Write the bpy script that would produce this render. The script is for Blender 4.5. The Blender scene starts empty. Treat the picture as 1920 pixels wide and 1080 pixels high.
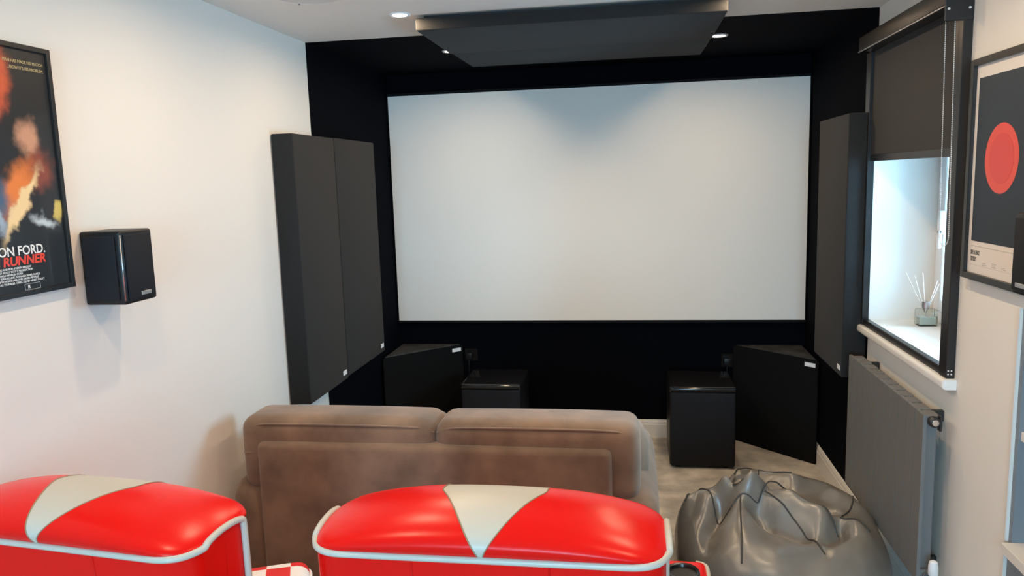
import bpy, bmesh, math, random
import numpy as np
from mathutils import Vector, Matrix

random.seed(4)
rng = np.random.RandomState(7)
SC = bpy.context.scene
COL = SC.collection
PI = math.pi

# ------------------------------------------------------------------ camera
W, D, H = 2.637, 4.899, 2.4            # room width, distance to the screen wall, ceiling height
YB = 3.633                              # where the black paint starts
cam_d = bpy.data.cameras.new('camera')
cam = bpy.data.objects.new('camera', cam_d)
COL.objects.link(cam)
yaw, pitch, roll, FPX = 0.15662, 0.14254, -0.03123, 1422.06
fw = Vector((-math.sin(yaw) * math.cos(pitch), math.cos(yaw) * math.cos(pitch), -math.sin(pitch)))
rt = Vector((math.cos(yaw), math.sin(yaw), 0))
up = rt.cross(fw)
rt2 = math.cos(roll) * rt + math.sin(roll) * up
up2 = -math.sin(roll) * rt + math.cos(roll) * up
M = Matrix((rt2, up2, -fw)).transposed().to_4x4()
M.translation = Vector((1.5563, 0.0, 1.7114))
cam.matrix_world = M
cam_d.sensor_width = 36.0
cam_d.lens = FPX / 1920.0 * 36.0
cam_d.clip_start = 0.02
SC.camera = cam

# ------------------------------------------------------------------ world, daylight, exposure
SC.view_settings.view_transform = 'Standard'
SC.view_settings.look = 'None'
SC.view_settings.gamma = 1.0
SC.view_settings.use_curve_mapping = False
SC.view_settings.exposure = 0.18
wd = bpy.data.worlds.new('sky')
SC.world = wd
wd.use_nodes = True
bg = wd.node_tree.nodes['Background']
bg.inputs['Color'].default_value = (0.40, 0.735, 1.0, 1)
bg.inputs["Strength"].default_value = 22.5
SPOT_W = 4.9
SPOT_COL = (1.0, 0.735, 0.475)

pl = bpy.data.lights.new('window_portal', 'AREA')
pl.shape = 'RECTANGLE'
pl.size, pl.size_y = 0.78, 1.1
pl.cycles.is_portal = True
po = bpy.data.objects.new('window_portal', pl)
COL.objects.link(po)
po.location = (W + 0.325, 3.195, 1.63)
po.rotation_euler = (0, math.radians(90), 0)     # -Z of the light looks to -X, into the room
pl2 = bpy.data.lights.new('window_portal', 'AREA')
pl2.shape = 'RECTANGLE'
pl2.size, pl2.size_y = 1.9, 1.5
pl2.cycles.is_portal = True
po2 = bpy.data.objects.new('window_portal', pl2)
COL.objects.link(po2)
po2.location = (1.30, -3.315, 1.50)
po2.rotation_euler = (math.radians(90), 0, 0)    # looks to +Y, into the room


# ------------------------------------------------------------------ helpers
def lin(c):
    return tuple(((v / 255.0) / 12.92 if v / 255.0 <= 0.04045 else ((v / 255.0 + 0.055) / 1.055) ** 2.4) for v in c) + (1.0,)


def mat(name, col, rough=0.6, metal=0.0, bump=0.0, bscale=200.0, var=0.0, vscale=5.0, coat=0.0, sheen=0.0, spec=0.5, bdist=0.002):
    m = bpy.data.materials.new(name)
    m.use_nodes = True
    nt = m.node_tree
    b = nt.nodes['Principled BSDF']
    c = col if len(col) == 4 else tuple(col) + (1.0,)
    b.inputs['Base Color'].default_value = c
    b.inputs['Roughness'].default_value = rough
    b.inputs['Metallic'].default_value = metal
    b.inputs['Specular IOR Level'].default_value = spec
    b.inputs['Coat Weight'].default_value = coat
    b.inputs['Sheen Weight'].default_value = sheen
    tc = nt.nodes.new('ShaderNodeTexCoord')
    if var > 0:
        n = nt.nodes.new('ShaderNodeTexNoise')
        n.inputs['Scale'].default_value = vscale
        n.inputs['Detail'].default_value = 5
        nt.links.new(tc.outputs['Object'], n.inputs['Vector'])
        r = nt.nodes.new('ShaderNodeValToRGB')
        r.color_ramp.elements[0].position = 0.32
        r.color_ramp.elements[1].position = 0.68
        r.color_ramp.elements[0].color = tuple(v * (1 - var) for v in c[:3]) + (1,)
        r.color_ramp.elements[1].color = tuple(min(1, v * (1 + var)) for v in c[:3]) + (1,)
        nt.links.new(n.outputs['Fac'], r.inputs['Fac'])
        nt.links.new(r.outputs['Color'], b.inputs['Base Color'])
    if bump > 0:
        n2 = nt.nodes.new('ShaderNodeTexNoise')
        n2.inputs['Scale'].default_value = bscale
        n2.inputs['Detail'].default_value = 3
        nt.links.new(tc.outputs['Object'], n2.inputs['Vector'])
        bp = nt.nodes.new('ShaderNodeBump')
        bp.inputs['Strength'].default_value = bump
        bp.inputs['Distance'].default_value = bdist
        nt.links.new(n2.outputs['Fac'], bp.inputs['Height'])
        nt.links.new(bp.outputs['Normal'], b.inputs['Normal'])
    return m


def emit(name, col, s):
    m = bpy.data.materials.new(name)
    m.use_nodes = True
    b = m.node_tree.nodes['Principled BSDF']
    b.inputs['Base Color'].default_value = tuple(col) + (1,)
    b.inputs['Emission Color'].default_value = tuple(col) + (1,)
    b.inputs['Emission Strength'].default_value = s
    return m


def glass(name, tint=(1, 1, 1, 1)):
    m = bpy.data.materials.new(name)
    m.use_nodes = True
    nt = m.node_tree
    out = nt.nodes['Material Output']
    nt.nodes.remove(nt.nodes['Principled BSDF'])
    tr = nt.nodes.new('ShaderNodeBsdfTransparent')
    tr.inputs['Color'].default_value = tint
    gl = nt.nodes.new('ShaderNodeBsdfGlossy')
    gl.inputs['Roughness'].default_value = 0.03
    fr = nt.nodes.new('ShaderNodeFresnel')
    fr.inputs['IOR'].default_value = 1.45
    mx = nt.nodes.new('ShaderNodeMixShader')
    nt.links.new(fr.outputs['Fac'], mx.inputs['Fac'])
    nt.links.new(tr.outputs['BSDF'], mx.inputs[1])
    nt.links.new(gl.outputs['BSDF'], mx.inputs[2])
    nt.links.new(mx.outputs['Shader'], out.inputs['Surface'])
    return m


def obj(name, bm, mats, parent=None, smooth=False, angle=None):
    bm.normal_update()
    me = bpy.data.meshes.new(name)
    bm.to_mesh(me)
    bm.free()
    for m in (mats if isinstance(mats, (list, tuple)) else [mats]):
        me.materials.append(m)
    if smooth:
        me.shade_smooth()
        if angle:
            me.set_sharp_from_angle(angle=math.radians(angle))
    o = bpy.data.objects.new(name, me)
    COL.objects.link(o)
    if parent is not None:
        o.parent = parent
        o.matrix_parent_inverse = Matrix.Identity(4)
    return o


def tag(o, label, cat, group=None, kind=None):
    o['label'] = label
    o['category'] = cat
    if group:
        o['group'] = group
    if kind:
        o['kind'] = kind
    return o


def thing(name, label, cat, loc=(0, 0, 0), rz=0.0, group=None):
    o = bpy.data.objects.new(name, None)
    COL.objects.link(o)
    o.empty_display_size = 0.1
    o.location = loc
    o.rotation_euler = (0, 0, rz)
    return tag(o, label, cat, group)


def struct(name, bm, mats, parent=None, smooth=False, angle=None):
    o = obj(name, bm, mats, parent, smooth, angle)
    if parent is None:
        o['kind'] = 'structure'
    return o


def box(bm, lo, hi, mi=0, bev=0.0, seg=2):
    lo, hi = Vector(lo), Vector(hi)
    r = bmesh.ops.create_cube(bm, size=1.0)
    vs = r['verts']
    for v in vs:
        v.co = Vector(((lo[k] + hi[k]) / 2 + v.co[k] * (hi[k] - lo[k]) for k in range(3)))
    fs = {f for v in vs for f in v.link_faces}
    for f in fs:
        f.material_index = mi
    if bev > 0:
        es = list({e for v in vs for e in v.link_edges})
        rr = bmesh.ops.bevel(bm, geom=es, offset=bev, segments=seg, affect='EDGES', profile=0.5)
        for f in rr['faces']:
            f.material_index = mi
    return vs


def newbox(lo, hi, bev=0.0, seg=2):
    bm = bmesh.new()
    box(bm, lo, hi, 0, bev, seg)
    return bm


def puff(lo, hi, r, bulge=(0, 0, 0), n=7, k=4):
    """soft box: rounded edges of radius r, faces swollen by bulge (x, y, z)"""
    lo, hi = np.array(lo, float), np.array(hi, float)
    c, h = (lo + hi) / 2, (hi - lo) / 2
    r = min(r, *(h * 0.98))
    ax = []
    for a in range(3):
        e = [h[a] - r * (1 - math.sin(PI / 2 * i / k)) for i in range(1, k + 1)]
        inner = list(np.linspace(-(h[a] - r), h[a] - r, n + 1))
        ax.append(np.array([-v for v in e[::-1]] + inner + e))
    bm = bmesh.new()
    for a in range(3):
        b1, b2 = (a + 1) % 3, (a + 2) % 3
        for s in (-1, 1):
            g = []
            for u in ax[b1]:
                row = []
                for v in ax[b2]:
                    p = np.zeros(3)
                    p[a], p[b1], p[b2] = s * h[a], u, v
                    inn = np.clip(p, -(h - r), h - r)
                    d = p - inn
                    L = np.linalg.norm(d)
                    q = inn + d / L * r
                    nq = q / h
                    for t in range(3):
                        t1, t2 = (t + 1) % 3, (t + 2) % 3
                        q[t] += bulge[t] * np.clip(nq[t], -1, 1) * max(0, 1 - nq[t1] ** 2) * max(0, 1 - nq[t2] ** 2)
                    row.append(bm.verts.new(q + c))
                g.append(row)
            for i in range(len(g) - 1):
                for j in range(len(g[0]) - 1):
                    f = [g[i][j], g[i + 1][j], g[i + 1][j + 1], g[i][j + 1]]
                    bm.faces.new(f if s > 0 else f[::-1])
    bmesh.ops.remove_doubles(bm, verts=bm.verts, dist=1e-6)
    return bm


def tube(bm, pts, r, seg=8, closed=False, mi=0, caps=True):
    pts = [Vector(p) for p in pts]
    n = len(pts)
    rings = []
    prev = None
    for i in range(n):
        if closed:
            t = pts[(i + 1) % n] - pts[i - 1]
        else:
            t = pts[min(i + 1, n - 1)] - pts[max(i - 1, 0)]
        t.normalize()
        if prev is None:
            a = Vector((0, 0, 1)) if abs(t.z) < 0.9 else Vector((1, 0, 0))
            x = t.cross(a).normalized()
        else:
            x = (prev - t * prev.dot(t)).normalized()
        prev = x
        y = t.cross(x)
        rr = r[i] if isinstance(r, (list, tuple)) else r
        rings.append([bm.verts.new(pts[i] + (x * math.cos(2 * PI * k / seg) + y * math.sin(2 * PI * k / seg)) * rr) for k in range(seg)])
    m = n if closed else n - 1
    for i in range(m):
        A, B = rings[i], rings[(i + 1) % n]
        for k in range(seg):
            f = bm.faces.new((A[k], A[(k + 1) % seg], B[(k + 1) % seg], B[k]))
            f.material_index = mi
    if caps and not closed:
        bm.faces.new(rings[0][::-1]).material_index = mi
        bm.faces.new(rings[-1]).material_index = mi


def lathe(bm, prof, c=(0, 0, 0), seg=32, axis='Z', mi=0):
    """profile [(r, h)] turned about the axis through c"""
    rings = []
    for r, h in prof:
        row = []
        for k in range(seg):
            a = 2 * PI * k / seg
            p = (r * math.cos(a), r * math.sin(a), h)
            if axis == 'X':
                p = (h, r * math.cos(a), r * math.sin(a))
            elif axis == 'Y':
                p = (r * math.sin(a), h, r * math.cos(a))
            row.append(bm.verts.new(Vector(p) + Vector(c)))
        rings.append(row)
    for i in range(len(rings) - 1):
        for k in range(seg):
            f = bm.faces.new((rings[i][k], rings[i][(k + 1) % seg], rings[i + 1][(k + 1) % seg], rings[i + 1][k]))
            f.material_index = mi
    for row, rev in ((rings[0], True), (rings[-1], False)):
        if prof[0 if rev else -1][0] > 1e-5:
            f = bm.faces.new(row[::-1] if rev else row)
            f.material_index = mi
    bmesh.ops.remove_doubles(bm, verts=bm.verts, dist=1e-7)


def text_mesh(txt, size, align='LEFT', ext=0.0004, sx=1.0, bold=0.0, shear=0.0, spacing=1.0):
    cu = bpy.data.curves.new('lettering', 'FONT')
    cu.body = txt
    cu.size = size
    cu.align_x = align
    cu.extrude = ext
    cu.offset = bold
    cu.shear = shear
    cu.space_character = spacing
    cu.resolution_u = 3
    t = bpy.data.objects.new('lettering', cu)
    COL.objects.link(t)
    bpy.context.view_layer.update()
    dg = bpy.context.evaluated_depsgraph_get()
    me = bpy.data.meshes.new_from_object(t.evaluated_get(dg))
    bpy.data.objects.remove(t)
    bpy.data.curves.remove(cu)
    for v in me.vertices:
        v.co.x *= sx
    return me


def letters(name, items, m, parent, place):
    """items: (text, size, u, v, align, sx, bold, shear); place(u, v, w) -> world point. One mesh of print."""
    bm = bmesh.new()
    for (t, s, u, v, al, sx, bold, sh) in items:
        me = text_mesh(t, s, al, 0.0003, sx, bold, sh)
        b2 = bmesh.new()
        b2.from_mesh(me)
        for q in b2.verts:
            q.co = place(u + q.co.x, v + q.co.y, q.co.z)
        tmp = bpy.data.meshes.new('t')
        b2.to_mesh(tmp)
        b2.free()
        bm.from_mesh(tmp)
        bpy.data.meshes.remove(tmp)
        bpy.data.meshes.remove(me)
    for f in bm.faces:
        f.material_index = 0
    return obj(name, bm, m, parent)


# ------------------------------------------------------------------ materials
M_white = mat('wall_white', (0.80, 0.76, 0.70), 0.75, bump=0.05, bscale=90)
M_ceil = mat('ceiling_white', (0.80, 0.76, 0.70), 0.8, bump=0.04, bscale=60)
M_black = mat('black_paint', (0.0018, 0.0025, 0.0048), 0.9, spec=0.05, bump=0.05, bscale=90)
M_carpet = mat('carpet', (0.64, 0.575, 0.485), 0.95, bump=1.0, bscale=260, var=0.36, vscale=7, sheen=0.2, bdist=0.006)
M_skirt = mat('skirting_white', (0.80, 0.78, 0.74), 0.4)
M_fabric = mat('acoustic_fabric', (0.0165, 0.0168, 0.0170), 0.9, bump=0.5, bscale=900, var=0.25, vscale=260, sheen=0.06, spec=0.3)
M_screen = mat('screen_cloth', (0.90, 0.855, 0.79), 0.85, spec=0.2)
M_frameblk = mat('velvet_black', (0.004, 0.004, 0.005), 0.8, spec=0.2)
M_label = mat('label_white', (0.9, 0.9, 0.9), 0.4)
M_blk = mat('satin_black', (0.006, 0.0063, 0.0075), 0.40, bump=0.08, bscale=700, spec=0.35)
M_blkgl = mat('gloss_black', (0.010, 0.010, 0.011), 0.11)
M_grille = mat('grille_cloth', (0.009, 0.0105, 0.0145), 0.65, bump=0.4, bscale=1200, spec=0.25)
M_sofa = mat('suede_taupe', (0.215, 0.138, 0.088), 0.9, bump=0.25, bscale=120, var=0.34, vscale=6, sheen=0.25)
M_red = mat('red_vinyl', (0.80, 0.0055, 0.0030), 0.27, bump=0.10, bscale=420, coat=0.0, spec=0.2, bdist=0.001)
M_cream = mat('cream_vinyl', (0.56, 0.53, 0.46), 0.36, bump=0.08, bscale=400, bdist=0.001)
M_bean = mat('grey_leatherette', (0.170, 0.155, 0.132), 0.33, spec=0.9, bump=0.16, bscale=330, var=0.06, vscale=20, bdist=0.001)
M_bean.node_tree.nodes['Principled BSDF'].inputs['Coat Weight'].default_value = 0.4
M_bean.node_tree.nodes['Principled BSDF'].inputs['Coat Roughness'].default_value = 0.28
M_beanp = mat('dark_piping', (0.04, 0.038, 0.036), 0.4)
M_rad = mat('anthracite_enamel', (0.165, 0.165, 0.163), 0.5, bump=0.04, bscale=900)
M_raddk = mat('dark_bracket', (0.02, 0.02, 0.02), 0.4)
M_chrome = mat('chrome', (0.75, 0.75, 0.75), 0.15, metal=1.0)
M_silver = mat('brushed_aluminium', (0.55, 0.55, 0.56), 0.3, metal=1.0)
M_upvc = mat('upvc_white', (0.82, 0.83, 0.84), 0.3)
M_blind = mat('blackout_fabric', (0.036, 0.0365, 0.038), 0.75, spec=0.3, bump=0.2, bscale=1200)
M_blindfr = mat('black_aluminium', (0.010, 0.010, 0.011), 0.35)
M_bead = mat('chain_bead', (0.75, 0.74, 0.72), 0.35)
M_shelf = mat('shelf_blue_grey', (0.20, 0.225, 0.25), 0.5)
M_shelfw = mat('shelf_white', (0.75, 0.70, 0.64), 0.45)
M_cupblk = mat('cup_black', (0.01, 0.01, 0.01), 0.25)
M_paper = mat('poster_paper', (0.78, 0.72, 0.66), 0.45, coat=0.3)
M_slate = mat('poster_slate', (0.034, 0.046, 0.062), 0.55, spec=0.2)
M_disc = mat('poster_red', (0.74, 0.055, 0.030), 0.4, coat=0.3)
M_disc2 = mat('poster_red_deep', (0.68, 0.035, 0.022), 0.4, coat=0.3)
M_ink = mat('print_ink', (0.06, 0.055, 0.05), 0.5)
M_inkw = mat('print_white', (0.85, 0.85, 0.83), 0.5)
M_inkr = mat('print_red', (0.78, 0.06, 0.03), 0.5)
M_inkg = mat('print_grey', (0.45, 0.42, 0.38), 0.5)
M_inkgold = mat('print_gold', (0.55, 0.42, 0.20), 0.5)
M_frame = mat('frame_black', (0.012, 0.012, 0.012), 0.35)
M_lens = emit('lamp_lens', (1.0, 0.90, 0.74), 14.0)
M_glass = glass('window_glass', (0.97, 0.99, 1, 1))
M_bottle = glass('bottle_glass', (0.90, 0.94, 0.93, 1))
M_oil = mat('diffuser_oil', (0.75, 0.78, 0.70), 0.2)
M_reed = mat('reed', (0.72, 0.62, 0.55), 0.7)

# ------------------------------------------------------------------ structure
YBK = -3.2
bm = bmesh.new()
box(bm, (-0.12, YBK - 0.12, -0.1), (W + 0.33, D + 0.12, 0.0))
struct('floor', bm, M_carpet)

bm = bmesh.new()
box(bm, (-0.12, YBK - 0.12, H), (W + 0.33, YB, H + 0.12), 0)
box(bm, (-0.12, YB, H), (W + 0.33, D + 0.12, H + 0.12), 1)
struct('ceiling', bm, [M_ceil, M_black])

bm = bmesh.new()
box(bm, (-0.12, YBK, 0), (0, YB, H), 0)
box(bm, (-0.12, YB, 0), (0, D, H), 1)
struct('wall_left', bm, [M_white, M_black])

struct('wall_front', newbox((-0.12, D, 0), (W + 0.33, D + 0.12, H)), M_black)
RW = (0.35, 2.25, 0.75, 2.25)                       # window behind the viewer: x0, x1, z0, z1
bm = bmesh.new()
box(bm, (-0.12, YBK - 0.12, 0), (RW[0], YBK, H))
box(bm, (RW[1], YBK - 0.12, 0), (W + 0.33, YBK, H))
box(bm, (RW[0], YBK - 0.12, 0), (RW[1], YBK, RW[2]))
box(bm, (RW[0], YBK - 0.12, RW[3]), (RW[1], YBK, H))
struct('wall_back', bm, M_white)
win2 = bpy.data.objects.new('window_2', None)
COL.objects.link(win2)
win2['kind'] = 'structure'
bm = bmesh.new()
for lo, hi in (((RW[0], 0, RW[2]), (RW[0] + .05, 0, RW[3])), ((RW[1] - .05, 0, RW[2]), (RW[1], 0, RW[3])),
               ((RW[0] + .05, 0, RW[2]), (RW[1] - .05, 0, RW[2] + .05)), ((RW[0] + .05, 0, RW[3] - .05), (RW[1] - .05, 0, RW[3]))):
    box(bm, (lo[0], YBK - 0.10, lo[2]), (hi[0], YBK - 0.05, hi[2]), 0, 0.005)
obj('window_frame', bm, M_upvc, win2)
obj('pane', newbox((RW[0] + .05, YBK - 0.078, RW[2] + .05), (RW[1] - .05, YBK - 0.072, RW[3] - .05)), M_glass, win2)

OY0, OY1, OZ0, OZ1 = 2.745, 3.640, 1.02, 2.26      # window opening
NY0, NY1, NZ = 0.90, 2.285, 1.31                    # shelf niche
XO = W + 0.33
bm = bmesh.new()
box(bm, (W, YBK, 0), (XO, NY0, H), 0)
box(bm, (W, NY0, NZ), (XO, NY1, H), 0)
box(bm, (W + 0.30, NY0, 0), (XO, NY1, NZ), 0)
box(bm, (W, NY1, 0), (XO, OY0, H), 0)
box(bm, (W, OY0, 0), (XO, OY1, OZ0), 0)
box(bm, (W, OY0, OZ1), (XO, OY1, H), 0)
box(bm, (W, OY1, 0), (XO, D, H), 1)
for f in bm.faces:       # the reveal beside the black paint is white
    c = f.calc_center_median()
    if f.material_index == 1 and abs(c.y - OY1) < 1e-4:
        f.material_index = 0
struct('wall_right', bm, [M_white, M_black])


def skirting(name, a, b, nrm):
    """profiled skirting board from a to b (floor line), nrm points into the room"""
    bm = bmesh.new()
    prof = [(0, 0), (0.015, 0), (0.015, 0.085), (0.012, 0.092), (0.012, 0.102), (0.006, 0.116), (0, 0.118)]
    A, B, n = Vector(a), Vector(b), Vector(nrm)
    ra = [bm.verts.new(A + n * x + Vector((0, 0, z))) for x, z in prof]
    rb = [bm.verts.new(B + n * x + Vector((0, 0, z))) for x, z in prof]
    for i in range(len(prof)):
        j = (i + 1) % len(prof)
        bm.faces.new((ra[i], ra[j], rb[j], rb[i]))
    bm.faces.new(ra)
    bm.faces.new(rb[::-1])
    bmesh.ops.recalc_face_normals(bm, faces=bm.faces)
    struct(name, bm, M_skirt)


skirting('baseboard_left', (0, YBK, 0), (0, D, 0), (1, 0, 0))
skirting('baseboard_front', (0.016, D, 0), (W - 0.016, D, 0), (0, -1, 0))
skirting('baseboard_right', (W, NY1 + 0.01, 0), (W, D, 0), (-1, 0, 0))

# window in the recess
win = bpy.data.objects.new('window_1', None)
COL.objects.link(win)
win['kind'] = 'structure'
win['label'] = 'white framed window deep in the recess of the wall'
XW = W + 0.272
bm = bmesh.new()
t = 0.055
box(bm, (XW, OY0, OZ0), (XW + 0.05, OY0 + t, OZ1), 0, 0.006)
box(bm, (XW, OY1 - t, OZ0), (XW + 0.05, OY1, OZ1), 0, 0.006)
box(bm, (XW, OY0 + t, OZ0), (XW + 0.05, OY1 - t, OZ0 + t), 0, 0.006)
box(bm, (XW, OY0 + t, OZ1 - t), (XW + 0.05, OY1 - t, OZ1), 0, 0.006)
obj('window_frame', bm, M_upvc, win)
bm = bmesh.new()
a0, a1, b0, b1 = OY0 + t + .004, OY1 - t - .004, OZ0 + t + .004, OZ1 - t - .004
s = 0.05
box(bm, (XW - 0.012, a0, b0), (XW + 0.04, a0 + s, b1), 0, 0.006)
box(bm, (XW - 0.012, a1 - s, b0), (XW + 0.04, a1, b1), 0, 0.006)
box(bm, (XW - 0.012, a0 + s, b0), (XW + 0.04, a1 - s, b0 + s), 0, 0.006)
box(bm, (XW - 0.012, a0 + s, b1 - s), (XW + 0.04, a1 - s, b1), 0, 0.006)
obj('sash', bm, M_upvc, win)
obj('pane', newbox((XW + 0.012, a0 + s, b0 + s), (XW + 0.018, a1 - s, b1 - s)), M_glass, win)
bm = bmesh.new()
box(bm, (XW - 0.05, OY1 - 0.16, 1.42), (XW - 0.012, OY1 - 0.135, 1.52), 0, 0.006)
box(bm, (XW - 0.05, OY1 - 0.16, 1.36), (XW - 0.035, OY1 - 0.14, 1.44), 0, 0.004)
obj('window_handle', bm, M_upvc, win)
bm = newbox((W - 0.045, 2.672, 0.962), (W - 0.0005, 3.705, 0.997), 0.0)
es = [e for e in bm.edges if all(v.co.x < W - 0.04 for v in e.verts)]
bmesh.ops.bevel(bm, geom=es, offset=0.012, segments=4, affect='EDGES', profile=0.5)
obj('window_sill', bm, M_skirt, win, True, 40)

# ------------------------------------------------------------------ ceiling: downlights, acoustic panels, ceiling speaker


def downlight(x, y, label):
    t = thing('downlight', label, 'downlight', (x, y, H), 0, 'recessed ceiling downlights')
    bm = bmesh.new()
    lathe(bm, [(0.031, -0.001), (0.031, -0.004), (0.040, -0.006), (0.0455, -0.003), (0.0455, -0.0003)], (0, 0, 0), 32)
    obj('trim_ring', bm, M_upvc, t, True, 40)
    bm = bmesh.new()
    lathe(bm, [(0.0, -0.0035), (0.030, -0.0035), (0.030, -0.0005)], (0, 0, 0), 24)
    obj('lens', bm, M_lens, t)
    ld = bpy.data.lights.new('downlight_beam', 'AREA')
    ld.shape = 'DISK'
    ld.size = 0.056
    ld.spread = math.radians(172)
    ld.energy = SPOT_W
    ld.color = SPOT_COL
    lo = bpy.data.objects.new('downlight_beam', ld)
    COL.objects.link(lo)
    lo.parent = t
    lo.location = (0, 0, -0.0075)
    return t


downlight(2.010, 4.10, 'lit downlight in black ceiling at the window-side edge of the hanging acoustic panels')
downlight(0.616, 4.10, 'lit downlight in black ceiling mostly hidden behind edge of the acoustic panels')
downlight(0.622, 3.163, 'lit downlight in white ceiling beside near corner of the acoustic panels')
for yy in (3.163,):
    downlight(2.010, yy, 'lit downlight in white ceiling above the window blind')
downlight(0.622, 2.22, 'lit downlight in white ceiling above the speaker on the left wall')
downlight(2.010, 2.22, 'lit downlight in white ceiling above the red disc poster')
downlight(0.622, 1.28, 'lit downlight in white ceiling above the red chair by the poster wall')
downlight(2.010, 1.28, 'lit downlight in white ceiling above the middle red chair')

# two acoustic panels fixed side by side under the ceiling
for (y0, y1, z0, lab) in ((3.190, 3.815, 2.336, 'dark grey fabric acoustic panel on ceiling, the one nearer the sofa'),
                          (3.819, 4.370, 2.339, 'dark grey fabric acoustic panel on black ceiling, the one nearer the screen')):
    t = thing('ceiling_acoustic_panel', lab, 'acoustic panel', (1.312, (y0 + y1) / 2, H), 0, 'acoustic panels under the ceiling')
    hx, hy = 0.632, (y1 - y0) / 2
    bm = puff((-hx, -hy, z0 - H), (hx, hy, -0.012), 0.005, (0, 0, 0), 2, 2)
    if y0 > 3.5:
        for v in bm.verts:
            if v.co.z < -0.03:
                v.co.z += 0.007 * (v.co.y + hy) / (2 * hy) + 0.003
    obj('fabric_cover', bm, M_fabric, t, True, 35)
    bm = bmesh.new()
    box(bm, (-hx + .03, -hy + .03, -0.012), (hx - .03, hy - .03, -0.0005))
    obj('mounting_batten', bm, M_blk, t)

# round flush speaker in the ceiling above the poster wall
t = thing('ceiling_speaker', 'round white flush speaker in ceiling near the poster wall', 'speaker', (0.395, 2.757, H))
bm = bmesh.new()
lathe(bm, [(0.120, -0.0005), (0.120, -0.005), (0.128, -0.007), (0.137, -0.004), (0.138, -0.0003)], (0, 0, 0), 48)
obj('bezel', bm, M_ceil, t, True, 40)
bm = bmesh.new()
lathe(bm, [(0.0, -0.007), (0.06, -0.0068), (0.119, -0.0045), (0.119, -0.0006)], (0, 0, 0), 48)
obj('grille', bm, mat('grille_white', (0.72, 0.69, 0.66), 0.7, bump=0.4, bscale=700), t, True, 40)
bm = bmesh.new()
lathe(bm, [(0.0, -0.009), (0.004, -0.0085), (0.005, -0.006)], (-0.075, 0.099, 0), 12)
obj('screw', bm, M_raddk, t)

# ------------------------------------------------------------------ projection screen
t = thing('projection_screen', 'large white fixed-frame projection screen filling the black front wall', 'projection screen', (W / 2, D, 0.789))
SX, SZ = W / 2 - 0.011, 2.264 - 0.789
obj('screen_surface', newbox((-SX, -0.034, 0.0), (SX, -0.028, SZ)), M_screen, t)
bm = bmesh.new()
box(bm, (-SX - .006, -0.036, -0.016), (SX + .006, -0.0005, 0.0))
box(bm, (-SX - .006, -0.036, SZ), (SX + .006, -0.0005, SZ + 0.016))
box(bm, (-SX - .006, -0.036, 0), (-SX, -0.0005, SZ))
box(bm, (SX, -0.036, 0), (SX + .006, -0.0005, SZ))
obj('frame', bm, M_frameblk, t)

# ------------------------------------------------------------------ wall acoustic panels


def wall_panel(x0, x1, y0, y1, z0, z1, lab, side):
    cx = 0.0 if side > 0 else W
    t = thing('wall_acoustic_panel', lab, 'acoustic panel', (cx, (y0 + y1) / 2, z0), 0, 'tall fabric acoustic panels on the side walls')
    hy = (y1 - y0) / 2
    obj('fabric_cover', puff((min(x0, x1) - cx, -hy, 0), (max(x0, x1) - cx, hy, z1 - z0), 0.006, (0, 0, 0), 2, 2), M_fabric, t, True, 35)
    bm = bmesh.new()
    xf = x1 - cx
    yy = (hy - 0.045) if side > 0 else (-hy + 0.045)
    box(bm, (min(xf, xf + side * .002), yy - 0.024, 0.028), (max(xf, xf + side * .002), yy + 0.024, 0.052), 0, 0.0008, 1)
    obj('maker_label', bm, M_label, t)['label'] = 'small white maker label'
    return t


wall_panel(0.004, 0.104, 3.185, 3.660, 0.715, 1.940, 'tall dark grey acoustic panel on left wall, nearer the sofa', 1)
wall_panel(0.004, 0.104, 3.664, 4.262, 0.722, 1.942, 'tall dark grey acoustic panel on left wall, nearer the screen', 1)
wall_panel(W - 0.004, W - 0.108, 3.655, 4.190, 0.742, 1.957, 'tall dark grey acoustic panel on right wall between screen and window', -1)


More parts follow.
